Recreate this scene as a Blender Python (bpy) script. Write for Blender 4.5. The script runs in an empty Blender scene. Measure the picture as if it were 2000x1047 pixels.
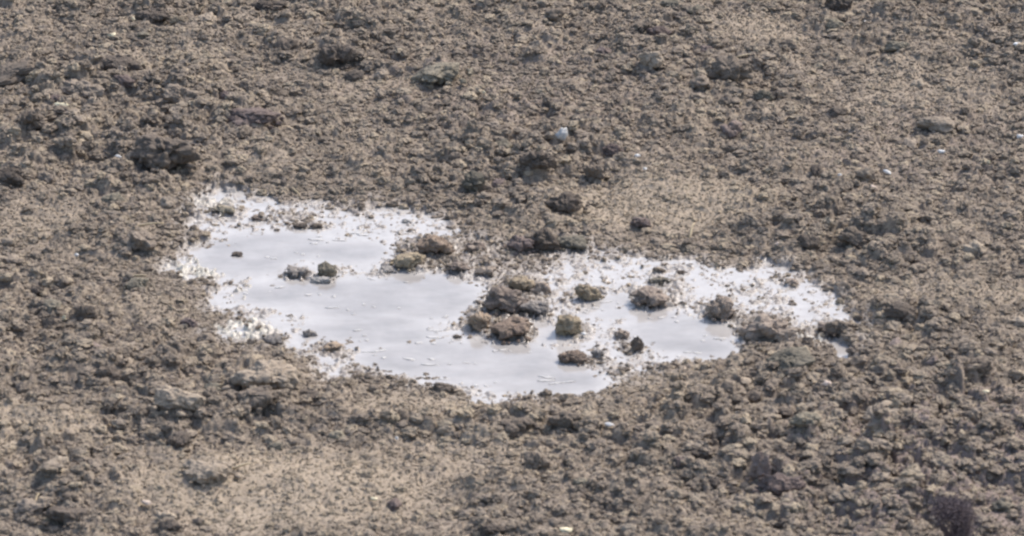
import bpy, bmesh, math, random
import numpy as np
from mathutils import Vector

sc = bpy.context.scene
C = sc.collection
R = math.radians
rng = np.random.default_rng(11)
random.seed(5)

# ------------------------------------------------------------------ camera
DIST, DEPR, WID = 20.0, R(20.0), 4.0          # metres to the aim point, look-down angle, frame width there
PW, PH = 2000.0, 1047.0
cam = bpy.data.cameras.new('camera')
cam_ob = bpy.data.objects.new('camera', cam)
C.objects.link(cam_ob)
cam.sensor_width = 36.0
cam.lens = 36.0 * DIST / WID
cam.clip_start, cam.clip_end = 0.5, 3000.0
CAM = np.array([0.0, -DIST * math.cos(DEPR), DIST * math.sin(DEPR)])
cam_ob.location = CAM
cam_ob.rotation_euler = (math.pi / 2 - DEPR, 0, 0)
sc.camera = cam_ob
cam.dof.use_dof = True                       # the long lens was focused a little beyond the puddle
cam.dof.focus_distance = 45.0
cam.dof.aperture_fstop = cam.lens / 1000 / 0.0135

# ------------------------------------------------------------------ light
SUN_EL, SUN_AZ = R(50), R(44)                 # behind the field, a little to the right
w = bpy.data.worlds.new('World'); sc.world = w; w.use_nodes = True
nt = w.node_tree
bg = nt.nodes['Background']
sky = nt.nodes.new('ShaderNodeTexSky')
sky.sky_type = 'NISHITA'; sky.sun_disc = False
sky.sun_elevation = SUN_EL; sky.sun_rotation = SUN_AZ
sky.dust_density = 3.0
sky.air_density = 1.0
nt.links.new(sky.outputs[0], bg.inputs[0])
bg.inputs[1].default_value = 0.15
sun = bpy.data.lights.new('sun', 'SUN')
sun.energy = 2.1; sun.angle = R(2.5); sun.color = (1.0, 0.935, 0.87)
sun_ob = bpy.data.objects.new('sun', sun); C.objects.link(sun_ob)
sv = Vector((math.sin(SUN_AZ) * math.cos(SUN_EL), math.cos(SUN_AZ) * math.cos(SUN_EL), math.sin(SUN_EL)))
sun_ob.rotation_euler = sv.to_track_quat('Z', 'Y').to_euler()
sc.view_settings.view_transform = 'Standard'
sc.view_settings.look = 'None'
sc.view_settings.gamma = 1.0
sc.view_settings.exposure = 0.88
sc.render.engine = 'CYCLES'
sc.cycles.filter_width = 1.9

# ------------------------------------------------------------------ pixel -> ground
FWD = np.array([0, math.cos(DEPR), -math.sin(DEPR)])
UP = np.array([0, math.sin(DEPR), math.cos(DEPR)])
MPP = WID / PW                                # metres per photo pixel at the aim point

def ground_pt(u, v, z=0.0):
    sx = (np.asarray(u, float) - PW / 2) * MPP / DIST
    sy = (PH / 2 - np.asarray(v, float)) * MPP / DIST
    dx, dy, dz = sx, FWD[1] + sy * UP[1], FWD[2] + sy * UP[2]
    t = (z - CAM[2]) / dz
    return CAM[0] + dx * t, CAM[1] + dy * t, t

# ------------------------------------------------------------------ noise
PERM = np.random.default_rng(3).permutation(256).astype(np.int32)
PERM2 = np.concatenate([PERM, PERM])
ANG = np.random.default_rng(4).random(256) * 2 * math.pi
GX, GY = np.cos(ANG).astype(np.float32), np.sin(ANG).astype(np.float32)
G3 = np.random.default_rng(6).normal(size=(256, 3)); G3 /= np.linalg.norm(G3, axis=1)[:, None]

def fade(t): return t * t * t * (t * (t * 6 - 15) + 10)

def perlin2(x, y, seed=0):
    x = x + seed * 17.31; y = y - seed * 9.77
    xi = np.floor(x).astype(np.int32); yi = np.floor(y).astype(np.int32)
    xf = x - xi; yf = y - yi
    u, v = fade(xf), fade(yf)
    def g(ix, iy, fx, fy):
        k = PERM2[PERM2[ix & 255] + (iy & 255)]
        return GX[k] * fx + GY[k] * fy
    a = g(xi, yi, xf, yf); b = g(xi + 1, yi, xf - 1, yf)
    c = g(xi, yi + 1, xf, yf - 1); d = g(xi + 1, yi + 1, xf - 1, yf - 1)
    return ((a * (1 - u) + b * u) * (1 - v) + (c * (1 - u) + d * u) * v) * 1.5

def fbm2(x, y, octv=4, seed=0, gain=0.5):
    s = 0; a = 1; f = 1
    for k in range(octv):
        s = s + a * perlin2(x * f, y * f, seed + k * 3); a *= gain; f *= 2.03
    return s

def perlin3(p, seed=0):
    p = p + np.array([seed * 3.17, seed * 7.31, -seed * 5.77])
    i = np.floor(p).astype(np.int32); f = p - i
    u = fade(f); out = 0
    for dx in (0, 1):
        for dy in (0, 1):
            for dz in (0, 1):
                k = PERM2[PERM2[PERM2[(i[:, 0] + dx) & 255] + ((i[:, 1] + dy) & 255)] + ((i[:, 2] + dz) & 255)]
                dot = G3[k, 0] * (f[:, 0] - dx) + G3[k, 1] * (f[:, 1] - dy) + G3[k, 2] * (f[:, 2] - dz)
                wx = u[:, 0] if dx else 1 - u[:, 0]
                wy = u[:, 1] if dy else 1 - u[:, 1]
                wz = u[:, 2] if dz else 1 - u[:, 2]
                out = out + dot * wx * wy * wz
    return out * 1.5

def hash2(ix, iy, k):
    n = (ix.astype(np.int64) * 374761393 + iy.astype(np.int64) * 668265263 + k * 2147483647 + 1013) & 0xFFFFFFFF
    n = ((n ^ (n >> 13)) * 1274126177) & 0xFFFFFFFF
    n = n ^ (n >> 16)
    return (n & 0xFFFFFF).astype(np.float32) / 0xFFFFFF

def lumps(x, y, cell, seed, rmin, rmax, dens):
    """height of half-buried lumps scattered one per cell; dens = chance that a cell has one"""
    cx = np.floor(x / cell).astype(np.int64); cy = np.floor(y / cell).astype(np.int64)
    h = np.zeros_like(x)
    for dx in (-1, 0, 1):
        for dy in (-1, 0, 1):
            ix, iy = cx + dx, cy + dy
            px = (ix + hash2(ix, iy, seed)) * cell; py = (iy + hash2(ix, iy, seed + 1)) * cell
            r = rmin + (rmax - rmin) * hash2(ix, iy, seed + 2) ** 1.5
            r = np.where(hash2(ix, iy, seed + 3) < dens, r, 1e-6)
            a = hash2(ix, iy, seed + 4) * math.pi; e = 0.65 + 0.7 * hash2(ix, iy, seed + 5)
            ca, sa = np.cos(a), np.sin(a)
            qx = ((x - px) * ca + (y - py) * sa) / e; qy = -(x - px) * sa + (y - py) * ca
            d2 = (qx * qx + qy * qy) / (r * r)
            h = np.maximum(h, r * (0.55 + 0.6 * hash2(ix, iy, seed + 6)) * np.sqrt(np.clip(1 - d2, 0, None)))
    return h

def sstep(a, b, x):
    t = np.clip((x - a) / (b - a), 0, 1)
    return t * t * (3 - 2 * t)

# ------------------------------------------------------------------ the puddle outline and the soil regions
OUT = [(395,378),(430,368),(480,376),(520,390),(565,398),(610,390),(660,398),(700,410),(740,398),(790,403),(840,418),(880,437),
 (910,462),(960,478),(1020,492),(1060,497),(1090,482),(1140,474),(1200,488),(1250,499),(1310,503),(1370,508),(1400,526),(1450,526),
 (1500,512),(1540,520),(1585,538),(1612,560),(1640,588),(1676,616),(1674,640),(1625,645),(1645,660),(1676,680),(1664,708),(1618,698),
 (1600,672),(1550,670),(1530,650),(1480,655),(1460,668),(1458,688),(1400,707),(1330,709),(1290,712),(1278,730),(1245,746),(1215,755),
 (1172,767),(1130,782),(1060,778),(1000,793),(940,793),(900,777),(850,752),(800,754),(740,733),(690,738),(640,745),(610,722),
 (600,702),(560,688),(520,677),(470,670),(430,662),(412,650),(440,632),(470,628),(440,616),(408,602),(402,580),(420,562),(406,548),
 (356,552),(322,540),(328,512),(360,498),(358,480),(380,470),(402,462),(368,450),(357,430),(375,412),(370,395)]
ox, oy, _ = ground_pt([p[0] for p in OUT], [p[1] for p in OUT])
POLY = np.stack([ox, oy], 1)

def signed_dist(x, y, poly):
    d2 = np.full(x.shape, 1e9); ins = np.zeros(x.shape, bool)
    n = len(poly)
    for i in range(n):
        ax, ay = poly[i]; bx, by = poly[(i + 1) % n]
        ex, ey = bx - ax, by - ay
        t = np.clip(((x - ax) * ex + (y - ay) * ey) / (ex * ex + ey * ey + 1e-12), 0, 1)
        d2 = np.minimum(d2, (x - ax - ex * t) ** 2 + (y - ay - ey * t) ** 2)
        c = ((ay > y) != (by > y))
        with np.errstate(divide='ignore', invalid='ignore'):
            xin = ex * (y - ay) / (ey if ey != 0 else 1e-12) + ax
        ins ^= c & (x < xin)
    d = np.sqrt(d2)
    return np.where(ins, -d, d)

def blobs(x, y, lst):
    """soft union of ellipses given in photo pixels (u, v, half width, half height, strength)"""
    m = np.zeros_like(x)
    for (u, v, a, b, s) in lst:
        cx, cy, _ = ground_pt(u, v); rx = a * MPP; ry = b * MPP / math.sin(DEPR)
        m = np.maximum(m, s * (1 - sstep(0.45, 1.25, np.sqrt(((x - cx) / rx) ** 2 + ((y - cy) / ry) ** 2))))
    return m

DEEP = [(480,500,110,42,1),(560,480,110,30,1),(680,492,90,26,1),(560,575,110,26,1),(700,585,170,42,1),(810,580,130,48,1),(720,645,130,36,1),
        (830,700,130,34,1),(960,710,160,42,1),(1050,735,110,34,1),(1120,745,60,26,.8),(1330,655,110,34,1),(1200,600,60,26,.7),(1380,680,60,22,.9),
        (1080,650,40,26,.6),(1290,620,60,20,.7),(1640,682,30,15,.4),(1600,655,40,8,.3)]
BARE = [(905,482,120,30,1),(1015,508,85,32,1),(1000,590,70,24,.9),(850,495,90,38,1),(960,505,90,34,1),(1010,565,70,36,.8),(960,628,80,28,.75),(1490,640,60,34,.9),(440,412,40,14,.5),(560,425,60,18,.55),
        (680,405,60,12,.5),(600,440,60,10,.5),(1010,600,60,14,.5),(1240,670,40,24,.6),(1550,545,50,12,.5),(1590,652,60,10,.7),(640,678,60,22,.55),(1180,500,60,14,.45),
        (720,725,60,14,.5),(520,665,50,12,.4),(800,740,60,12,.5),(1050,780,60,10,.5),(420,475,50,10,.6),(1240,732,60,22,.75),(1160,705,30,12,.5)]
TANS = [(560,970,330,75,1),(1290,410,240,60,.95),(1480,70,130,40,.6),(60,840,160,45,.75),(820,800,160,30,.6),(1300,770,140,30,.5),(250,620,120,40,.4),
        (1850,580,180,30,.6),(760,175,160,26,.5),(60,440,120,40,.5),(900,900,200,45,.45),(1780,180,240,90,.3),(1700,340,180,50,.35),(340,130,140,40,.3),(1180,830,150,40,.35)]
ROUGH = [(250,230,330,160,1),(100,640,200,90,.5),(420,780,260,80,1),(1000,830,260,50,.8),(1650,860,420,170,1),(1600,450,260,80,.6),(1000,330,260,90,.7),
         (1300,100,200,70,.6),(80,920,160,90,.8),(1800,680,240,70,.8),(1950,80,140,90,.6),(320,30,160,40,.6),(700,60,160,60,.4)]
PURP = [(1900,960,380,160,.9),(1000,180,380,130,.35),(1800,300,300,110,.3)]

# ------------------------------------------------------------------ hand-placed clods: photo box centre, width, height, soil, label
WET_CLODS = [
 (985,580,92,62,'mud','big crumbly brown clod, leftmost of the central heap in the puddle'),
 (1022,552,70,42,'tan','ochre topped clod at the back of the central heap in the puddle'),
 (1058,562,48,34,'mud','small brown clod on the right end of the puddle\'s central heap'),
 (1042,604,74,26,'grey','low grey green clod in water just below the central heap'),
 (1146,570,66,42,'tan','rounded tan clod standing alone in water right of the central heap'),
 (1112,632,70,60,'tan','upright tan clod with a knob on top in the puddle\'s middle'),
 (1272,580,92,38,'mud','long flat dark clod in the puddle below a small wedge'),
 (1290,550,52,20,'green','small grey wedge of soil behind the long flat puddle clod'),
 (1408,598,70,62,'mud','tall peaked brown clod in the right lobe of the puddle'),
 (1496,638,104,62,'mud','broad brown mound of clods between the two right lobes of water'),
 (1535,655,50,44,'mud','small clod leaning on the right side of the broad mound in water'),
 (1000,638,96,42,'rustmud','orange brown clod in the puddle below the central heap'),
 (938,627,56,44,'rustmud','ragged reddish clod at the left end of the orange brown one'),
 (1120,696,66,36,'rustmud','rounded reddish brown clod at the open water\'s right side'),
 (1168,690,32,26,'grey','small dark grey lump right of the rounded reddish puddle clod'),
 (1243,668,34,40,'dark','narrow dark upright clod near the puddle\'s lower right edge'),
 (1216,652,34,24,'mud','small pale brown lump just left of the narrow dark upright clod'),
 (638,524,46,42,'green','olive tan clod with a tip in the left water'),
 (584,534,60,20,'grey','low flat grey clod left of the olive tan tipped clod'),
 (626,548,46,18,'grey','low grey lump at the foot of the olive tan tipped clod'),
 (463,497,26,14,'dark','single small dark lump in the left open water'),
 (436,410,52,22,'green','olive clod with flat top in the puddle\'s top left corner'),
 (588,441,36,15,'dark','left one of two low dark lumps in the upper left water'),
 (618,441,32,14,'dark','right one of two low dark lumps in the upper left water'),
 (848,476,82,48,'rustmud','large rusty brown clod on the mud spit at the puddle\'s top'),
 (800,506,74,38,'tan','tan brown clod at the left tip of the mud spit'),
 (754,529,42,16,'grey','flat grey lump in water off the mud spit\'s tip'),
 (895,520,60,28,'mud','low brown clod on the lower edge of the mud spit'),
 (930,480,48,26,'mud','low pale brown clod amid the mud spit'),
 (950,527,50,24,'mud','small brown clod between the mud spit and the central heap'),
 (604,650,36,22,'grey','small dark grey lump in shallows at the puddle\'s lower left'),
 (532,664,48,24,'grey','grey rounded lump beside the cream crust at lower left'),
 (650,676,48,24,'rustmud','reddish flat lump in the shallows at the puddle\'s lower left'),
 (868,756,52,26,'dark','dark grey lump on the puddle\'s bottom left shore'),
 (893,657,22,12,'dark','tiny dark lump left of the orange brown clod in open water'),
 (1015,474,66,42,'purple','smooth slanted purple brown clod at the puddle\'s top centre shore'),
 (1545,549,32,18,'mud','small brown lump in the bright far right shallows'),
 (1288,527,28,12,'dark','left of two tiny dark lumps in the right lobe\'s upper shallows'),
 (1330,532,24,12,'dark','right of two tiny dark lumps in the right lobe\'s upper shallows'),
 (795,432,24,13,'grey','small grey lump in the speckled upper shallows of the left lobe'),
 (500,425,30,14,'mud','small brown lump right of the olive flat topped clod'),
 (1625,651,66,12,'mud','low brown soil bar across the far right end of the water'),
]
LAND_CLODS = [
 (322,292,142,84,'dark','largest dark moist clod, above the puddle\'s left end'),
 (655,97,88,54,'dark','dark round clod high in the field, upper left of centre'),
 (1425,136,96,62,'dark','dark pointed clod high in the field, right of centre'),
 (1284,62,54,36,'purple','dark purple clod near the top edge, right of centre'),
 (1270,116,58,40,'brown','brown clod left of the dark pointed one'),
 (300,34,72,36,'dark','dark hollow clod near the top left beside a pale lump'),
 (348,40,42,26,'tan','pale tan lump beside the dark hollow clod at top left'),
 (522,12,76,30,'dark','dark clod cut by the top edge, left of centre'),
 (1640,6,60,34,'dark','dark clod cut by the top edge, right half'),
 (1310,10,44,26,'green','green grey clod cut by the top edge near the middle'),
 (240,128,86,36,'dark','long dark clod in the upper left field'),
 (348,190,84,58,'brown','rounded brown clod in the upper left field above the largest dark clod'),
 (160,176,92,46,'brown','broad brown clod at far upper left with a pale chip in front'),
 (30,128,110,44,'dark','long dark clod touching the left edge in the upper field'),
 (60,248,64,50,'dark','dark steep clod near the left edge'),
 (14,342,70,44,'dark','dark clod cut by the left edge, level with the puddle\'s top'),
 (855,140,110,32,'green','long low green grey clod in the upper middle'),
 (490,232,120,44,'purple','wide dark purple heap right of the largest dark clod'),
 (530,736,160,76,'brown','big lumpy brown mound at the puddle\'s lower left shore', None, 4243),
 (352,800,118,50,'brown','broad brown clod with dark underside, lower left field'),
 (505,790,100,42,'dark','dark lump under the big lumpy brown mound'),
 (276,466,88,48,'brown','broad low clod just left of the puddle with straw on top'),
 (1000,822,92,42,'dark','dark clod just below the puddle\'s lowest point, left one of two'),
 (1106,822,72,40,'dark','dark clod just below the puddle\'s lowest point, right one of two'),
 (1668,446,72,42,'dark','rounded dark clod above the puddle\'s right lobe'),
 (1578,462,56,34,'dark','dark clod left of the rounded dark one above the right lobe'),
 (1486,906,46,62,'purple','upright purple brown clod in the lower right field'),
 (1530,948,104,50,'purple','flat wide slab of soil below the upright purple clod'),
 (1572,826,62,40,'green','dark green grey clod in the lower right field'),
 (1738,812,114,40,'brown','long brown clod in the lower right field'),
 (1540,708,104,56,'green','greenish mound on the shore below the broad puddle mound'),
 (1634,732,42,46,'dark','dark narrow clod below the far right tip of the puddle'),
 (1912,716,64,40,'dark','dark clod near the right edge below the puddle level'),
 (1050,312,76,46,'dark','dark clod below the upright white stone'),
 (1160,338,46,44,'dark','dark steep clod right of and below the white stone'),
 (1196,288,46,32,'purple','purple clod in the field between stone and tan patch'),
 (924,352,48,48,'green','green grey upright clod above the middle of the puddle'),
 (1104,396,80,40,'dark','dark wide clod at the left border of the tan patch'),
 (1064,458,56,50,'dark','dark steep clod on the shore above the central heap'),
 (1120,474,72,30,'green','green grey flat clod on the shore right of the steep dark one'),
 (1252,432,42,26,'purple','small purple clod alone on the tan patch'),
 (1490,192,44,30,'green','green grey clod below the dark pointed clod'),
 (1754,92,54,28,'green','dark green clod in the upper right field'),
 (1830,245,86,40,'brown','brown heap in the right field above the white chips'),
 (1690,340,44,34,'brown','small brown clod right of the sandy bare ground'),
 (98,630,36,30,'dark','small black looking clod at left beside a yellow chip'),
 (166,612,48,46,'dark','dark upright clod right of the black looking one at left'),
 (268,556,52,28,'green','grey green flat topped clod left of the puddle'),
 (92,896,44,34,'dark','dark clod in the lower left field, near the edge'),
 (210,720,56,40,'dark','dark clod in the left field below the puddle\'s shore'),
 (352,862,64,40,'dark','dark clod below the broad brown one in the lower left'),
 (1050,898,58,42,'brown','brown tuft of soil in the lower middle field'),
 (1640,640,60,34,'dark','dark clod hugging the far right tip of the water'),
 (330,1028,54,26,'dark','dark clod on the pale bare strip near the bottom edge'),
 (960,1035,60,30,'dark','dark clod cut by the bottom edge, middle'),
 (1760,600,70,40,'dark','dark clod in the field right of the puddle\'s right tip'),
 (410,935,110,16,'brown','low brown ridge on the bare strip in the lower left'),
 (130,1000,100,40,'dark','dark heap near the bottom left corner'),
]

# ------------------------------------------------------------------ ground sheet
def axis(fine0, fine1, step, far0, far1, ratio=1.12):
    a = list(np.arange(fine0, fine1 + step * .5, step))
    s = step; p = a[-1]
    while p < far1: s *= ratio; p += s; a.append(p)
    s = step; p = a[0]; b = []
    while p > far0: s *= ratio; p -= s; b.append(p)
    return np.array(b[::-1] + a)

XS = axis(-2.75, 2.75, 0.0062, -900, 900)
YS = axis(-3.9, 4.9, 0.0075, -900, 1500)
X, Y = np.meshgrid(XS, YS)
near = (np.abs(X) < 8) & (np.abs(Y) < 12)
fadeout = 1 - sstep(4.5, 12, np.hypot(X, Y * .75))
SD = np.full(X.shape, 9.0)
bb = (X > -1.9) & (X < 1.9) & (Y > -2.2) & (Y < 1.8)
SD[bb] = signed_dist(X[bb], Y[bb], POLY)
wob = 0.045 * fbm2(X[bb] * 9, Y[bb] * 6, 3, 21) + 0.035 * fbm2(X[bb] * 26, Y[bb] * 18, 2, 23)
SD[bb] += wob

tan = blobs(X, Y, TANS); rough = blobs(X, Y, ROUGH); purp = blobs(X, Y, PURP)
deep = blobs(X, Y, DEEP); bare = blobs(X, Y, BARE)
amp = np.clip(0.62 + 0.5 * rough - 0.50 * tan + 0.25 * perlin2(X * 1.3, Y * 0.9, 5), 0.2, 1.25)
def billow(x, y, wl, seed): return np.abs(perlin2(x / wl, y / wl, seed))
wx = X + 0.030 * fbm2(X * 13, Y * 13, 2, 31) + 0.010 * fbm2(X * 45, Y * 45, 2, 33)
wy = Y + 0.030 * fbm2(X * 13, Y * 13, 2, 41) + 0.010 * fbm2(X * 45, Y * 45, 2, 43)
L0 = lumps(wx, wy, 0.21, 100, 0.04, 0.10, 0.45 * amp)
L1 = lumps(wx, wy, 0.10, 200, 0.018, 0.050, 0.75 * amp)
L2 = lumps(wx, wy, 0.048, 300, 0.008, 0.025, 0.9)
L3 = lumps(wx, wy, 0.024, 400, 0.004, 0.012, 0.9)
BL = 0.030 * billow(wx, wy, 0.13, 55) + 0.020 * billow(wx, wy, 0.062, 56) + 0.013 * billow(wx, wy, 0.031, 57)
BF = 0.008 * billow(wx, wy, 0.017, 58) + 0.004 * perlin2(X * 95, Y * 95, 59)
FN = fbm2(X * 30, Y * 24, 3, 51)
BIG = 0.035 * fbm2(X * 0.9, Y * 0.6, 2, 61) + 0.030 * perlin2(X * 2.6, Y * 1.9, 65) + 0.048 * amp * perlin2(wx * 5.2, wy * 4.2, 67) + 0.018 * amp * perlin2(wx * 10.5, wy * 9, 69)
land = BIG + amp * (0.45 * L0 + 0.85 * L1 + BL) + (0.45 + .5 * amp) * 0.62 * L2 + tan * .010 * np.abs(perlin2(wx * 7, wy * 16, 77)) + 0.6 * L3 + BF * (.6 + .5 * amp) + 0.004
ramp = sstep(0.0, 0.38, SD)
land_h = 0.004 + ramp * 0.010 + np.clip(land, 0.0, None) * (0.42 + 0.58 * ramp)
N = FN * .55 + .6 * perlin2(X * 13, Y * 8, 71) + 70 * (L3 - .003) + 22 * (L2 - .006) + 120 * (BF - .002)
N = (N - N[bb].mean()) / N[bb].std()
thr = 0.50 + 4.0 * deep - 1.8 * bare + .5 * perlin2(X * 4, Y * 3, 73)
bed = 0.0048 * np.clip(N - thr, -6, 2.2) + bare * 9.0 * .1 * L1 * .35
MND = np.zeros_like(X)
for a_ in WET_CLODS + LAND_CLODS:
    cx_, cy_, _ = ground_pt(a_[0], a_[1] + a_[3] * .25)
    rx_ = a_[2] * MPP * .62
    q_ = ((X - cx_) ** 2 + ((Y - cy_) * .8) ** 2) / (rx_ * rx_)
    k_ = .10 if a_[1] in () else .16
    MND = np.maximum(MND, np.minimum(k_ * a_[2] * MPP, .03) * np.exp(-q_ * 1.3))
bed = bed + MND * (.55 + .25 * np.clip(N, -1, 2))
CRUST = [(385,528,62,24,1),(470,645,74,24,1),(490,572,60,14,.8),(415,398,50,14,.6),(1580,668,30,9,.9)]
crust = blobs(X, Y, CRUST)
bed = bed + crust * (.005 + .004 * N)
bed = np.minimum(bed, 0.03)
land_h = land_h + MND * .9 * sstep(0, .12, SD)
t = sstep(-0.03, 0.02, SD)
H = bed * (1 - t) + land_h * t
H = np.where(near, H * fadeout + 0.03 * (1 - fadeout), 0.03)
tan_a = np.clip(tan + 0.35 * fbm2(X * 2.2, Y * 1.6, 3, 81), 0, 1) * fadeout
wet = (1 - sstep(0.0, 0.10, SD))
inside = 1 - sstep(-0.03, 0.012, SD)
silt = inside * (1 - .9 * bare) * (1 - .8 * sstep(.006, .02, MND))
def hgt(x, y):
    """ground height at a point (bilinear)"""
    x = np.atleast_1d(np.asarray(x, float)); y = np.atleast_1d(np.asarray(y, float))
    i = np.clip(np.searchsorted(XS, x) - 1, 0, len(XS) - 2); j = np.clip(np.searchsorted(YS, y) - 1, 0, len(YS) - 2)
    fx = (x - XS[i]) / (XS[i + 1] - XS[i]); fy = (y - YS[j]) / (YS[j + 1] - YS[j])
    return (H[j, i] * (1 - fx) + H[j, i + 1] * fx) * (1 - fy) + (H[j + 1, i] * (1 - fx) + H[j + 1, i + 1] * fx) * fy

def look(field, x, y):
    i = np.clip(np.searchsorted(XS, x), 0, len(XS) - 1); j = np.clip(np.searchsorted(YS, y), 0, len(YS) - 1)
    return field[j, i]

def mesh_np(name, verts, faces, nside, smooth=True):
    me = bpy.data.meshes.new(name)
    nf = len(faces)
    me.vertices.add(len(verts)); me.vertices.foreach_set('co', np.ascontiguousarray(verts, np.float32).ravel())
    me.loops.add(nf * nside); me.loops.foreach_set('vertex_index', np.ascontiguousarray(faces, np.int32).ravel())
    me.polygons.add(nf); me.polygons.foreach_set('loop_start', np.arange(nf, dtype=np.int32) * nside)
    me.polygons.foreach_set('use_smooth', np.full(nf, smooth))
    me.update(calc_edges=True)
    return me

def attr(me, name, arr):
    a = me.attributes.new(name, 'FLOAT', 'POINT')
    a.data.foreach_set('value', np.ascontiguousarray(arr, np.float32).ravel())

def link(name, me, m, **props):
    o = bpy.data.objects.new(name, me)
    if m is not None and not me.materials: me.materials.append(m)
    C.objects.link(o)
    for k, v in props.items(): o[k] = v
    return o

# ------------------------------------------------------------------ materials
def nodes(name):
    m = bpy.data.materials.new(name); m.use_nodes = True
    t = m.node_tree; return m, t, t.nodes['Principled BSDF']

class G:
    """tiny node-graph helper"""
    def __init__(s, t): s.t = t
    def put(s, sock, v):
        if hasattr(v, 'is_output'): s.t.links.new(v, sock)
        else: sock.default_value = v if not isinstance(v, tuple) or len(v) == 4 or sock.type == 'VECTOR' else (*v, 1)
    def noise(s, vec, scale, detail=4, rough=.6):
        n = s.t.nodes.new('ShaderNodeTexNoise'); n.inputs['Scale'].default_value = scale
        n.inputs['Detail'].default_value = detail; n.inputs['Roughness'].default_value = rough
        s.t.links.new(vec, n.inputs['Vector']); return n.outputs['Fac']
    def rng(s, v, a, b, c=0., d=1.):
        n = s.t.nodes.new('ShaderNodeMapRange'); s.put(n.inputs[0], v)
        for i, q in enumerate((a, b, c, d)): s.put(n.inputs[i + 1], q)
        return n.outputs[0]
    def mix(s, f, a, b):
        n = s.t.nodes.new('ShaderNodeMix'); n.data_type = 'RGBA'
        s.put(n.inputs[0], f); s.put(n.inputs[6], a); s.put(n.inputs[7], b); return n.outputs[2]
    def math(s, op, a, b):
        n = s.t.nodes.new('ShaderNodeMath'); n.operation = op; n.use_clamp = True
        s.put(n.inputs[0], a); s.put(n.inputs[1], b); return n.outputs[0]
    def attr(s, name):
        n = s.t.nodes.new('ShaderNodeAttribute'); n.attribute_name = name; return n.outputs['Fac']
    def bump(s, h, strength, dist):
        n = s.t.nodes.new('ShaderNodeBump'); n.inputs['Strength'].default_value = strength
        n.inputs['Distance'].default_value = dist; s.t.links.new(h, n.inputs['Height']); return n.outputs[0]

DARK = (0.122, 0.099, 0.079); MID = (0.208, 0.172, 0.140); TAN = (0.364, 0.300, 0.225); PUR = (0.210, 0.162, 0.150); SILT = (0.335, 0.31, 0.285); OCHRE = (0.320, 0.262, 0.186); CREAM = (0.54, 0.505, 0.42)

def ground_material():
    m, t, b = nodes('field soil'); g = G(t)
    pos = t.nodes.new('ShaderNodeNewGeometry').outputs['Position']
    n1 = g.noise(pos, 5.5, 5); n2 = g.noise(pos, 38, 4, .65); n3 = g.noise(pos, 150, 3)
    c = g.mix(g.rng(n1, .38, .62), DARK, MID)
    c = g.mix(g.math('MULTIPLY', g.rng(n2, .42, .68), .75), c, TAN)
    c = g.mix(g.math('MULTIPLY', g.attr('tan'), .7), c, TAN)
    c = g.mix(g.math('MULTIPLY', g.attr('purple'), .7), c, PUR)
    c = g.mix(g.math('MULTIPLY', g.rng(n3, .54, .66), g.rng(g.attr('tan'), 0, 1, .6, .15)), c, DARK)
    n4 = g.noise(pos, 95, 3, .7); n5 = g.noise(pos, 260, 2)
    c = g.mix(g.math('MULTIPLY', g.rng(n4, .52, .68), .6), c, OCHRE)
    c = g.mix(g.math('MULTIPLY', g.rng(n5, .58, .72), .4), c, (.40, .345, .29))
    wet = g.attr('wet'); ins = g.attr('inside')
    c = g.mix(g.math('MULTIPLY', wet, .35), c, DARK)
    c = g.mix(g.math('MULTIPLY', ins, g.rng(g.noise(pos, 24, 4), .40, .58, .25, .95)), c, SILT)
    c = g.mix(g.math('MULTIPLY', g.attr('crust'), g.rng(g.noise(pos, 30, 4), .35, .55)), c, CREAM)
    g.put(b.inputs['Base Color'], c)
    g.put(b.inputs['Roughness'], g.rng(wet, 0, 1, .95, .30))
    g.put(b.inputs['Specular IOR Level'], g.rng(wet, 0, 1, .15, .5))
    g.put(b.inputs['Normal'], g.bump(n4, .6, .010))
    return m

def clod_material(name, dark, mid, light, per='random', rough=.95, scale=14):
    m, t, b = nodes(name); g = G(t)
    if per == 'random':
        oi = t.nodes.new('ShaderNodeObjectInfo'); r = oi.outputs['Random']
    else: r = g.attr('tint')
    pos = t.nodes.new('ShaderNodeNewGeometry').outputs['Position']
    n1 = g.noise(pos, scale, 5); n2 = g.noise(pos, scale * 5, 4, .65)
    c = g.mix(g.rng(n1, .36, .62), dark, mid)
    c = g.mix(g.math('MULTIPLY', g.rng(n2, .42, .66), .7), c, light)
    c = g.mix(g.rng(r, 0, .4, .7, 0), c, dark)
    c = g.mix(g.rng(r, .5, 1, 0, .8), c, light)
    fl = g.noise(pos, 210, 2)
    c = g.mix(g.math('MULTIPLY', g.rng(fl, .54, .74), .28), c, light)
    c = g.mix(g.math('MULTIPLY', g.rng(fl, .45, .28), .30), c, dark)
    g.put(b.inputs['Base Color'], c)
    b.inputs['Roughness'].default_value = rough
    b.inputs['Specular IOR Level'].default_value = .2
    g.put(b.inputs['Normal'], g.bump(g.noise(pos, 130, 3), .6, .006))
    return m

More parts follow.
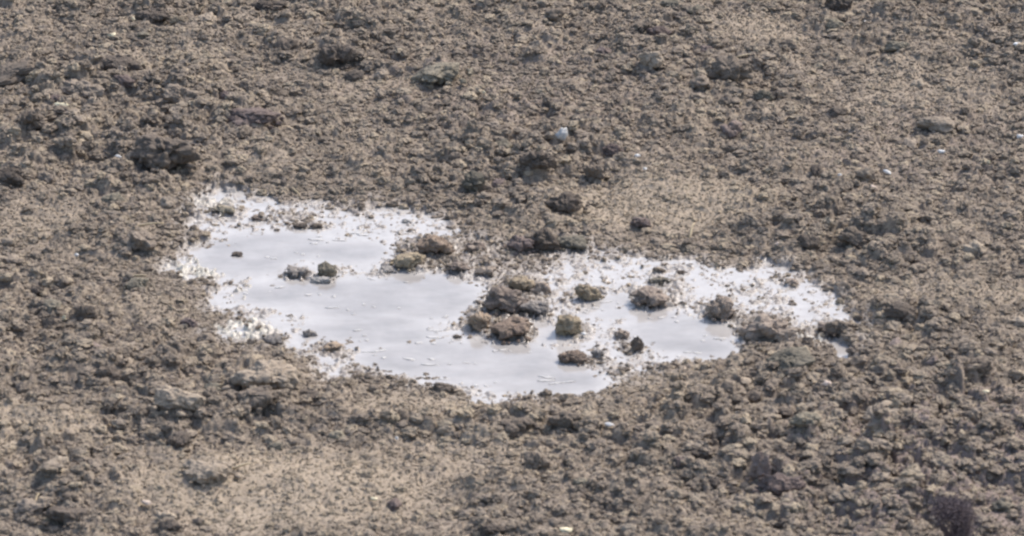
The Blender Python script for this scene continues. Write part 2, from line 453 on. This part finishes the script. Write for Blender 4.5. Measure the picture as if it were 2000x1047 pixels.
def water_material():
    m, t, b = nodes('water with painted sky'); g = G(t)
    pos = t.nodes.new('ShaderNodeNewGeometry').outputs['Position']
    mq = t.nodes.new('ShaderNodeMapping'); mq.inputs['Scale'].default_value = (1, 1.6, 1); t.links.new(pos, mq.inputs['Vector'])
    c = g.mix(g.rng(g.noise(mq.outputs[0], 3.4, 6, .62), .34, .66), (.240, .226, .210), (.345, .325, .304))  # bright sky reflection put into the pale base colour
    c = g.mix(g.math('MULTIPLY', g.attr('shallow_glare'), g.rng(g.noise(pos, 18, 4), .3, .7, .4, 1)), c, (.425, .403, .376))  # silty shallows paler, with the glare along the edges painted in
    g.put(b.inputs['Base Color'], c)
    b.inputs['Roughness'].default_value = .10
    b.inputs['IOR'].default_value = 1.33
    mp = t.nodes.new('ShaderNodeMapping'); mp.inputs['Scale'].default_value = (1, .6, 1)
    t.links.new(pos, mp.inputs['Vector'])
    g.put(b.inputs['Normal'], g.bump(g.noise(mp.outputs[0], 9, 2), .35, .010))
    return m

def plain(name, a, bcol, scale=60, rough=.7):
    m, t, b = nodes(name); g = G(t)
    pos = t.nodes.new('ShaderNodeNewGeometry').outputs['Position']
    g.put(b.inputs['Base Color'], g.mix(g.rng(g.noise(pos, scale, 4), .35, .65), a, bcol))
    b.inputs['Roughness'].default_value = rough
    return m

M_ground = ground_material()
M_crumb = clod_material('soil crumbs', DARK, MID, OCHRE, 'tint')
M_clod = {
 'mud': clod_material('brown mud clod', (.125, .098, .08), (.235, .187, .152), (.36, .292, .225), 'random', .7, 9),
 'rustmud': clod_material('rusty mud clod', (.125, .09, .07), (.25, .185, .135), (.38, .29, .20), 'random', .7, 9),
 'brown': clod_material('brown clod', DARK, MID, TAN),
 'dark': clod_material('dark moist clod', (.076, .062, .052), (.122, .100, .082), (.19, .155, .12)),
 'green': clod_material('grey green clod', (.092, .084, .068), (.160, .142, .112), (.26, .225, .165)),
 'tan': clod_material('tan clod', (.15, .12, .09), (.29, .235, .165), (.40, .325, .215)),
 'rust': clod_material('rusty brown clod', (.105, .078, .063), (.205, .155, .115), (.33, .25, .165)),
 'grey': clod_material('grey silty clod', (.125, .108, .094), (.225, .20, .175), (.37, .345, .31), 'random', .6),
 'purple': clod_material('purple brown clod', (.092, .070, .062), (.160, .124, .112), (.25, .20, .17)),
}
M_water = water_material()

# ------------------------------------------------------------------ ground + water
ny, nx = X.shape
idx = np.arange(nx * ny, dtype=np.int32).reshape(ny, nx)
quads = np.stack([idx[:-1, :-1], idx[:-1, 1:], idx[1:, 1:], idx[1:, :-1]], -1).reshape(-1, 4)
gm = mesh_np('ground', np.stack([X, Y, H], -1).reshape(-1, 3), quads, 4)
for nm, ar in (('tan', tan_a), ('purple', purp * fadeout), ('wet', wet), ('inside', silt), ('crust', crust * inside)): attr(gm, nm, ar)
link('ground', gm, M_ground, kind='structure')

jj, ii = np.where(bb & (SD < 0.06))
wm = np.zeros(X.shape, bool); wm[jj, ii] = True
cell = wm[:-1, :-1] & wm[:-1, 1:] & wm[1:, :-1] & wm[1:, 1:]
wq = quads.reshape(ny - 1, nx - 1, 4)[cell]
used, inv = np.unique(wq, return_inverse=True)
wv = np.stack([X.ravel()[used], Y.ravel()[used], np.zeros(len(used))], 1)
wme = mesh_np('puddle_water', wv, inv.reshape(-1, 4), 4)
attr(wme, 'shallow_glare', np.clip(1.05 - deep * 1.1 + .22 * fbm2(X * 5, Y * 4, 3, 97), 0, 1).ravel()[used])
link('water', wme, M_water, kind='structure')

# ------------------------------------------------------------------ clod shapes
def ico(sub):
    bm = bmesh.new(); bmesh.ops.create_icosphere(bm, subdivisions=sub, radius=1)
    v = np.array([q.co[:] for q in bm.verts]); f = np.array([[q.index for q in p.verts] for p in bm.faces], np.int32)
    bm.free(); return v, f
ICO = {k: ico(k) for k in (1, 2, 3, 4, 5, 6)}

def clod_shape(sub, seed, rough=1.0, facets=7, lump=1.0, asp=None):
    d0, f = ICO[sub]
    d = d0 if asp is None else d0 * np.asarray(asp)
    rr = np.random.default_rng(seed)
    wd = d + .25 * np.stack([perlin3(d * 3, seed + 7), perlin3(d * 3, seed + 8), perlin3(d * 3, seed + 9)], 1)
    r = 1 + .58 * perlin3(d * 1.25, seed) + .36 * lump * perlin3(wd * 2.4, seed + 1)
    for k in range(facets):
        n = rr.normal(size=3); n /= np.linalg.norm(n)
        off = rr.uniform(.72, 1.0); c = d0 @ n
        r = np.where(c > .05, np.minimum(r, off / np.maximum(c, .05) + .15 * (r - off)), r)
    if sub <= 3: r = r * (1 + .16 * rr.normal(size=len(r)) * (.25 if sub == 3 else 1))
    if sub >= 2: r = r + .34 * rough * np.abs(perlin3(wd * 3.6, seed + 2)) - .08
    if sub >= 3:
        r = r + .22 * rough * np.abs(perlin3(wd * 7.5, seed + 3))
        r = r + .11 * rough * np.abs(perlin3(wd * 15, seed + 4))
    if sub >= 5: r = r + .07 * rough * np.abs(perlin3(wd * 31, seed + 5)) + .02 * perlin3(d * 50, seed + 6)
    v = d0 * r[:, None]
    v = v / np.abs(v).max(0)
    v[:, 2] = np.where(v[:, 2] < -.55, -.55 + (v[:, 2] + .55) * .3, v[:, 2])
    return v, f

def solve(u, v):
    z = 0.01
    for _ in range(4):
        x, y, t = ground_pt(u, v, z)
        xs = x + np.array([0, .03, -.03, 0, 0]); ys = y + np.array([0, 0, 0, .04, -.04])
        z = float(np.clip(np.mean(hgt(xs, ys)), -0.004, .2))
    return float(x), float(y), z, float(t) * WID / DIST / PW

FIELD_CLODS = []
def clod(u, v, wpx, hpx, tone, label, group=None, seed=None, lump=1.0, rot=None):
    """one hand-placed clod: photo box centre u,v and its width and height in photo pixels"""
    seed = seed if seed is not None else int(u * 7 + v * 13)
    rr = random.Random(seed)
    dep = wpx * rr.uniform(.7, .95)
    vf = v + hpx / 2 - .17 * dep
    x, y, z, mpp = solve(u, vf)
    W, D = wpx * mpp, dep * mpp
    Z = max(.28 * W, (hpx * mpp - .20 * D) / .94)
    hz = Z * .62
    vs, f = clod_shape(6, seed % 997, .5, rr.choice((3, 5, 7)), lump, (1, .85, max(.4, 2 * hz / W)))
    vs = vs * np.array([W / 2, D / 2, hz])
    allv, allf, off = [vs], [f], len(vs)                     # knobs of soil stuck to the lump, same mesh
    for q in range(rr.randint(5, 10)):
        c = vs[rr.randrange(len(vs))]
        if c[2] < -.3 * hz: continue
        k_ = rr.uniform(.12, .34) * (W * D * hz * 4) ** (1 / 3) * .5
        v2, f2 = clod_shape(3, rr.randrange(900), 1.2, 2)
        allv.append(v2 * k_ * np.array([rr.uniform(.8, 1.4), rr.uniform(.8, 1.3), rr.uniform(.6, 1.)]) + c * .85); allf.append(f2 + off); off += len(v2)
    for q in range(rr.randint(8, 14)):                       # and a skirt of crumbs round its foot
        a = rr.uniform(0, 6.28); k_ = rr.uniform(.05, .15) * W * .5
        v2, f2 = clod_shape(2, rr.randrange(900), 1.2, 2)
        allv.append(v2 * k_ * np.array([1.1, 1, .8]) + np.array([math.cos(a) * W * rr.uniform(.42, .62), math.sin(a) * D * rr.uniform(.42, .62), -Z * .36 + k_ * .2])); allf.append(f2 + off); off += len(v2)
    vs = np.concatenate(allv); f = np.concatenate(allf)
    me = mesh_np('soil_clod', vs, f, 3)
    o = link('soil_clod', me, M_clod[tone], label=label, category='soil clod')
    o.location = (x, y, z + Z * .36)
    o.rotation_euler = (rr.uniform(-.12, .12), rr.uniform(-.15, .15), rot if rot is not None else rr.uniform(-.3, .3))
    o['group'] = group or 'clods of earth lying on the field'
    FIELD_CLODS.append((x, y, W / 2))
    return o

for a in WET_CLODS: clod(a[0], a[1] + a[3] * .06, a[2] * .92, a[3] * .88, *a[4:], group='clods standing in the puddle')
for a in LAND_CLODS: clod(*a)

# ------------------------------------------------------------------ small clods: copies of a dozen shapes
protos = []
for k in range(12):
    v, f = clod_shape(4, 50 + k, 1.1, 3)
    protos.append((v, f))
pm = {}
def proto_mesh(k, tone):
    if (k, tone) not in pm:
        me = mesh_np('soil_clod', protos[k][0], protos[k][1], 3); me.materials.append(M_clod[tone]); pm[(k, tone)] = me
    return pm[(k, tone)]

zones = [  # name, test on photo pixel, label, group
 ('behind', lambda u, v: v < 370, 'small rough brown clod among many in the field behind the puddle', 'small clods behind the puddle'),
 ('left', lambda u, v: u < 420 and v < 700, 'small rough brown clod among many in the soil left of the puddle', 'small clods left of the puddle'),
 ('right', lambda u, v: u > 1650 and v < 720, 'small rough brown clod among many in the soil right of the puddle', 'small clods right of the puddle'),
 ('front', lambda u, v: v > 720, 'small rough brown clod among many in the soil in front of the puddle', 'small clods in front of the puddle')]
rr = random.Random(77)
n_copy = 0; tries = 0
while n_copy < 300 - len(FIELD_CLODS) and tries < 20000:
    tries += 1
    u, v = rr.uniform(5, 1995), rr.uniform(4, 1044)
    z_ = next((z for z in zones if z[1](u, v)), None)
    if z_ is None: continue
    x, y, z, mpp = solve(u, v)
    if float(look(SD, x, y)) < .06: continue
    dens = .35 + .7 * float(look(rough, x, y)) - .3 * float(look(tan, x, y))
    if rr.random() > dens: continue
    rad = mpp * rr.uniform(13, 22) * (1.0 if rr.random() < .75 else 1.3)
    if any((x - a) ** 2 + ((y - b) * .8) ** 2 < (rad + c) ** 2 * .8 for a, b, c in FIELD_CLODS): continue
    tone = rr.choice(('brown', 'brown', 'brown', 'dark', 'green', 'purple', 'brown', 'dark'))
    o = bpy.data.objects.new('soil_clod', proto_mesh(rr.randrange(12), tone)); C.objects.link(o)
    o.location = (x, y, z + rad * .12)
    o.scale = (rad * rr.uniform(.9, 1.3), rad * rr.uniform(.8, 1.2), rad * rr.uniform(.6, .95))
    o.rotation_euler = (rr.uniform(-.3, .3), rr.uniform(-.3, .3), rr.uniform(0, 6.28))
    o['label'], o['group'], o['category'] = z_[2], z_[3], 'soil clod'
    FIELD_CLODS.append((x, y, rad)); n_copy += 1

# ------------------------------------------------------------------ crumbs: thousands, one object
def crumbs():
    lib = {1: [clod_shape(1, 300 + k, 1, 3) for k in range(10)], 2: [clod_shape(2, 400 + k, 1.3, 3) for k in range(16)], 3: [clod_shape(3, 500 + k, 1.2, 3) for k in range(16)]}
    V, F, T, off = [], [], [], 0
    n = 0
    xs = rng.uniform(-2.9, 2.9, 158000); ys = rng.uniform(-3.3, 4.4, 158000)
    ok = np.abs(xs) < 2.0 + .105 * ys + .42
    xs, ys = xs[ok], ys[ok]
    sd = look(SD, xs, ys); ro = look(rough, xs, ys); ta = look(tan, xs, ys); ba = look(bare, xs, ys); dp = look(deep, xs, ys)
    hs = hgt(xs, ys)
    clump = fbm2(xs * 3, ys * 2.2, 3, 91)
    for k in range(len(xs)):
        if sd[k] < -0.01:
            if rng.random() > .045 * (1 - dp[k]) ** 2 + .30 * ba[k]: continue
            r = rng.uniform(.005, .013)
        else:
            if rng.random() > np.clip(.50 + .22 * ro[k] - .38 * ta[k] + .35 * clump[k], .1, .95): continue
            r = (.0042 + .0235 * rng.random() ** 3.2) * (1 + .25 * ro[k] - .30 * ta[k])
            if sd[k] < .08: r *= .75
        s = 1 if r < .008 else 2 if r < .015 else 3
        v, f = lib[s][rng.integers(len(lib[s]))]
        a = rng.uniform(0, 6.28); ca, sa = math.cos(a), math.sin(a)
        q = v * (r * rng.uniform(.8, 1.5), r * rng.uniform(.8, 1.5), r * rng.uniform(.5, .9))
        q = np.stack([q[:, 0] * ca - q[:, 1] * sa, q[:, 0] * sa + q[:, 1] * ca, q[:, 2]], 1)
        zz = max(hs[k], -0.004 if sd[k] < 0 else -1)
        V.append(q + (xs[k], ys[k], zz + r * (.10 - .2 * ta[k]))); F.append(f + off); off += len(v)
        tt = min(1, max(0, .44 + rng.normal() * (.19 - .10 * ta[k]) + .60 * ta[k] - .30 * clump[k]))
        if rng.random() < .06: tt = 1.0
        T.append(np.full(len(v), tt)); n += 1
        # fine grit between them
    gv, gf = ICO[1]
    n = 245000
    xs = rng.uniform(-2.9, 2.9, n); ys = rng.uniform(-3.3, 4.4, n)
    ok = (np.abs(xs) < 2.0 + .105 * ys + .42) & ((look(SD, xs, ys) > 0) | (rng.random(n) < .05 + .6 * look(bare, xs, ys)))
    xs, ys = xs[ok], ys[ok]; n = len(xs); hh = hgt(xs, ys); ta = look(tan, xs, ys)
    r = .0022 + .0042 * rng.random(n) ** 2
    vv = gv[None] * (1 + .3 * rng.normal(size=(n, len(gv), 1))) * (r[:, None] * rng.uniform(.6, 1.5, (n, 3)))[:, None, :]
    ang = rng.uniform(0, 6.28, n); ca, sa = np.cos(ang)[:, None], np.sin(ang)[:, None]
    vv = np.stack([vv[..., 0] * ca - vv[..., 1] * sa, vv[..., 0] * sa + vv[..., 1] * ca, vv[..., 2] * .8], -1)
    vv += np.stack([xs, ys, hh + r * .3], -1)[:, None, :]
    V.append(vv.reshape(-1, 3)); F.append((gf[None] + (off + np.arange(n) * len(gv))[:, None, None]).reshape(-1, 3)); off += n * len(gv)
    T.append(np.repeat(np.clip(.5 + (.20 - .13 * ta) * rng.normal(size=n) + .45 * ta, 0, 1), len(gv)))
    me = mesh_np('soil_crumbs', np.concatenate(V), np.concatenate(F), 3, False)
    attr(me, 'tint', np.concatenate(T))
    link('soil_crumbs', me, M_crumb, kind='stuff', label='fine brown soil crumbs strewn all over the ploughed field', category='soil crumbs')
    print('crumbs', n, off, {k: len(v[0]) for k, v in ICO.items()})
crumbs()

# ------------------------------------------------------------------ pale flakes modelled in place of ripple glints on the water, one object
def flecks():
    spots = [(740,545,60,6),(700,600,90,14),(690,660,60,10),(840,655,60,12),(870,620,40,8),(920,548,40,8),(1000,685,70,8),(600,570,70,16),(1050,612,50,6),
             (1200,648,50,10),(1280,622,50,6),(1320,690,70,8),(1240,692,40,5),(880,705,70,16),(870,668,50,6),(480,570,50,8),(640,470,80,8),(700,455,60,8),(760,690,60,10),
             (1100,745,60,10),(950,755,80,10),(1380,665,60,8),(1180,600,60,14),(1010,615,50,6),(560,500,60,10),(1140,610,40,10),(830,740,50,8)]
    r_ = random.Random(31); V, F, off = [], [], 0
    for (u, v, a, b) in spots:
        for k in range(int(2 + a * .06)):
            x, y, _ = ground_pt(u + r_.gauss(0, a * .5), v + r_.gauss(0, b * .5))
            x, y = float(x), float(y)
            if float(look(SD, x, y)) > -.02 or float(hgt(x, y)[0]) > -.001: continue
            L = r_.uniform(.004, .012) * (3.2 if r_.random() < .3 else 1); B = r_.uniform(.004, .011)
            vs, f = clod_shape(3, r_.randrange(900), 1.2, 3)
            vs = vs * np.array([L, B, r_.uniform(.0007, .0018)])
            q = r_.uniform(-.5, .6); c_, s_ = math.cos(q), math.sin(q)
            vs = np.stack([vs[:, 0] * c_ - vs[:, 1] * s_, vs[:, 0] * s_ + vs[:, 1] * c_, vs[:, 2]], 1) + (x, y, .0008)
            V.append(vs); F.append(f + off); off += len(vs)
    link('glint_flecks', mesh_np('glint_flecks', np.concatenate(V), np.concatenate(F), 3), plain('painted glint', (.37, .35, .325), (.46, .44, .41), 70, .4),
         kind='stuff', label='pale flecks painted as ripple glints on the bright puddle', category='scum')
flecks()

# ------------------------------------------------------------------ pale stones and chips
M_white = plain('white stone', (.62, .60, .56), (.78, .76, .72), 40)
M_pale = plain('pale stone', (.36, .35, .325), (.52, .505, .475), 40)
M_cream = plain('cream chip', (.55, .48, .32), (.70, .62, .42), 50)
M_pink = plain('pinkish stone', (.40, .31, .25), (.52, .42, .34), 50)
M_straw = plain('dry straw', (.30, .235, .14), (.42, .335, .21), 80)
def stone(u, v, wpx, hpx, m, name, label, cat, tilt=0, group='pale stones and chips on the soil'):
    seed = int(u * 3 + v * 5); r_ = random.Random(seed)
    x, y, z, mpp = solve(u, v + hpx / 2 - .1 * wpx)
    W = wpx * mpp; Z = hpx * mpp
    vs, f = clod_shape(3, seed % 991, .55, 8)
    vs = vs * np.array([W / 2, W * .32, Z * .5])
    o = link(name, mesh_np(name, vs, f, 3), m, label=label, category=cat, group=group)
    o.location = (x, y, z + Z * .42 + .006); o.rotation_euler = (.15, tilt, r_.uniform(-.4, .4))
for a in [
 (1098,264,27,34,M_pale,'stone','upright pale white stone in the middle of the upper field','stone',.45),
 (120,208,30,11,M_cream,'stone_chip','cream yellow chip in front of the broad clod at far upper left','chip'),
 (232,299,17,9,M_white,'stone_chip','white chip just left of the largest dark clod','chip',.3),
 (220,73,22,8,M_cream,'stone_chip','flat cream chip between clods near the top left','chip'),
 (260,40,9,10,M_cream,'stone_chip','tiny cream chip left of the dark hollow clod at top left','chip'),
 (945,184,8,12,M_cream,'stone_chip','tiny yellow white speck upright in the upper middle field','chip'),
 (1838,300,17,9,M_white,'stone_chip','bright white chip in the right field, larger than its neighbours','chip'),
 (1992,270,15,12,M_white,'stone','white pebble at the right edge','stone'),
 (1987,79,18,8,M_white,'stone_chip','white chip at the right edge near the top','chip'),
 (1733,338,17,8,M_white,'stone_chip','white slanted chip at left of the right field\'s chips','chip',.35),
 (1930,320,9,12,M_cream,'stone_chip','small upright pale chip right of the bright white chip','chip'),
 (1690,46,9,7,M_white,'stone_chip','tiny white speck in the upper right near the top','chip'),
 (1640,346,10,7,M_white,'stone_chip','tiny pale speck beside the slanted white chip','chip'),
 (1705,370,20,13,M_pink,'stone','pinkish stone below the slanted white chip','stone',.5),
 (1190,833,20,11,M_white,'stone','oval white pebble in front of the puddle, right of centre','stone'),
 (1105,1040,30,10,M_cream,'stone_chip','yellowish flat chip at the bottom edge','chip'),
 (150,501,11,9,M_white,'stone','tiny round white pebble in the field left of the puddle','stone'),
 (125,619,11,16,M_cream,'stone_chip','yellow chip beside the black looking clod at left','chip',.4),
 (1616,756,28,17,M_pink,'stone','pinkish tan stone below the puddle\'s far right tip','stone'),
 (1563,773,10,8,M_white,'stone','tiny white pebble left of the pinkish tan stone','stone'),
 (775,859,8,9,M_white,'stone_chip','tiny white speck in front of the puddle, left of centre','chip'),
 (1245,306,12,9,M_white,'stone','small pale pebble right of the purple clod in the upper field','stone'),
 (1260,332,10,7,M_white,'stone','small pale pebble just above the tan patch','stone'),
 (285,984,22,13,M_pink,'stone','pinkish stone on the bare strip at lower left','stone'),
 (730,975,16,8,M_cream,'stone_chip','cream chip right of the bare strip at the bottom','chip'),
 (1520,480,16,9,M_pink,'stone','small pale brown stone above the puddle\'s right lobe','stone'),
 (1925,770,18,9,M_cream,'stone_chip','cream chip in the soil below the dark clod near right edge','chip'),
 (1140,655,14,7,M_white,'stone_chip','white chip floating at the foot of the upright tan puddle clod','chip'),
 (1013,646,9,8,M_white,'stone_chip','white speck on the front of the orange brown puddle clod','chip'),
]: stone(*a)

# ------------------------------------------------------------------ bits of straw
def straw(u, v, length, ang, label):
    x, y, z, mpp = solve(u, v)
    L = length * mpp; seg = 6; r = .0045
    bm = bmesh.new(); rings = []
    for k in range(seg + 1):
        s = k / seg - .5; rad = r * (1 - .5 * abs(s) * 1.2)
        c = Vector((L * s, .04 * L * math.sin(s * 5), .10 * L * (.25 - s * s)))
        rings.append([bm.verts.new(c + Vector((0, rad * math.cos(q * math.pi / 3), rad * math.sin(q * math.pi / 3)))) for q in range(6)])
    for a, b in zip(rings, rings[1:]):
        for q in range(6): bm.faces.new((a[q], a[(q + 1) % 6], b[(q + 1) % 6], b[q]))
    bm.faces.new(rings[0][::-1]); bm.faces.new(rings[-1])
    me = bpy.data.meshes.new('straw'); bm.to_mesh(me); bm.free()
    for p in me.polygons: p.use_smooth = True
    o = link('straw', me, M_straw, label=label, category='straw', group='bits of straw on the soil')
    o.location = (x, y, z + .018); o.rotation_euler = (0, -abs(math.sin(ang)) * .5, ang)
for a in [
 (1350,460,46,1.2,'longest pale straw, sticking up at the tan patch\'s lower edge'),
 (578,382,26,2.2,'short straw at the puddle\'s top left shore'),
 (265,548,44,-.3,'pale straw lying on the grey green flat topped clod'),
 (290,447,60,.1,'pale straw along the top of the broad clod left of puddle'),
 (1455,120,40,.2,'straw lying beside the dark pointed clod'),
 (1100,655,30,1.7,'short straw standing by the upright tan puddle clod'),
 (470,920,40,.3,'straw on the upper border of the bare lower left strip'),
 (70,985,36,1.2,'straw leaning near the bottom left corner'),
]: straw(*a)

# ------------------------------------------------------------------ withered weed at the lower right corner
M_weed = plain('withered weed', (.095, .072, .074), (.135, .104, .106), 90, .9)
def weed(u, vtop, vbase):
    x, y, z, mpp = solve(u, vbase)
    hgt_ = (vbase - vtop) * mpp / math.cos(DEPR)
    e = bpy.data.objects.new('withered_weed', None); C.objects.link(e); e.location = (x, y, z)
    e['label'] = 'withered dark purple brown weed at the bottom right corner'; e['category'] = 'weed'
    rr = random.Random(9)
    bm = bmesh.new()
    def stalk(p0, p1, r0, r1):
        d = (p1 - p0).normalized(); s = d.orthogonal().normalized(); t_ = d.cross(s)
        A = [bm.verts.new(p0 + (s * math.cos(q) + t_ * math.sin(q)) * r0) for q in (0, 1.257, 2.513, 3.77, 5.027)]
        B = [bm.verts.new(p1 + (s * math.cos(q) + t_ * math.sin(q)) * r1) for q in (0, 1.257, 2.513, 3.77, 5.027)]
        for i in range(5): bm.faces.new((A[i], A[(i + 1) % 5], B[(i + 1) % 5], B[i]))
    tips = []
    for k in range(9):
        a = rr.uniform(0, 6.28); l = rr.uniform(.5, .82) * hgt_
        p0 = Vector((rr.uniform(-.02, .02), rr.uniform(-.02, .02), -.01)); p1 = Vector((math.cos(a) * .035, math.sin(a) * .03, l * .55)); p2 = Vector((math.cos(a) * .06 - .012, math.sin(a) * .05, l))
        stalk(p0, p1, .005, .004); stalk(p1, p2, .004, .002); tips += [p1, p1.lerp(p2, .5), p2]
    me = bpy.data.meshes.new('stem'); bm.to_mesh(me); bm.free()
    o = link('stem', me, M_weed); o.parent = e
    bm = bmesh.new()
    for k in range(9000):
        top = rr.random() < .62
        if top: c = Vector((rr.gauss(-.02, .028), rr.gauss(0, .028), hgt_ * (.80 + rr.gauss(0, .085))))
        else: c = Vector((rr.gauss(.012, .026), rr.gauss(0, .026), hgt_ * rr.uniform(.05, .75)))
        n = Vector((rr.gauss(0, 1), rr.gauss(0, 1), rr.gauss(0, 1))).normalized(); s = n.orthogonal().normalized() * rr.uniform(.003, .005); t_ = n.cross(s) * .55
        bm.faces.new([bm.verts.new(c - s), bm.verts.new(c + t_), bm.verts.new(c + s + n * .003), bm.verts.new(c - t_)])
    me = bpy.data.meshes.new('dry_leaves'); bm.to_mesh(me); bm.free()
    o = link('dry_leaves', me, M_weed); o.parent = e
weed(1868, 972, 1085)
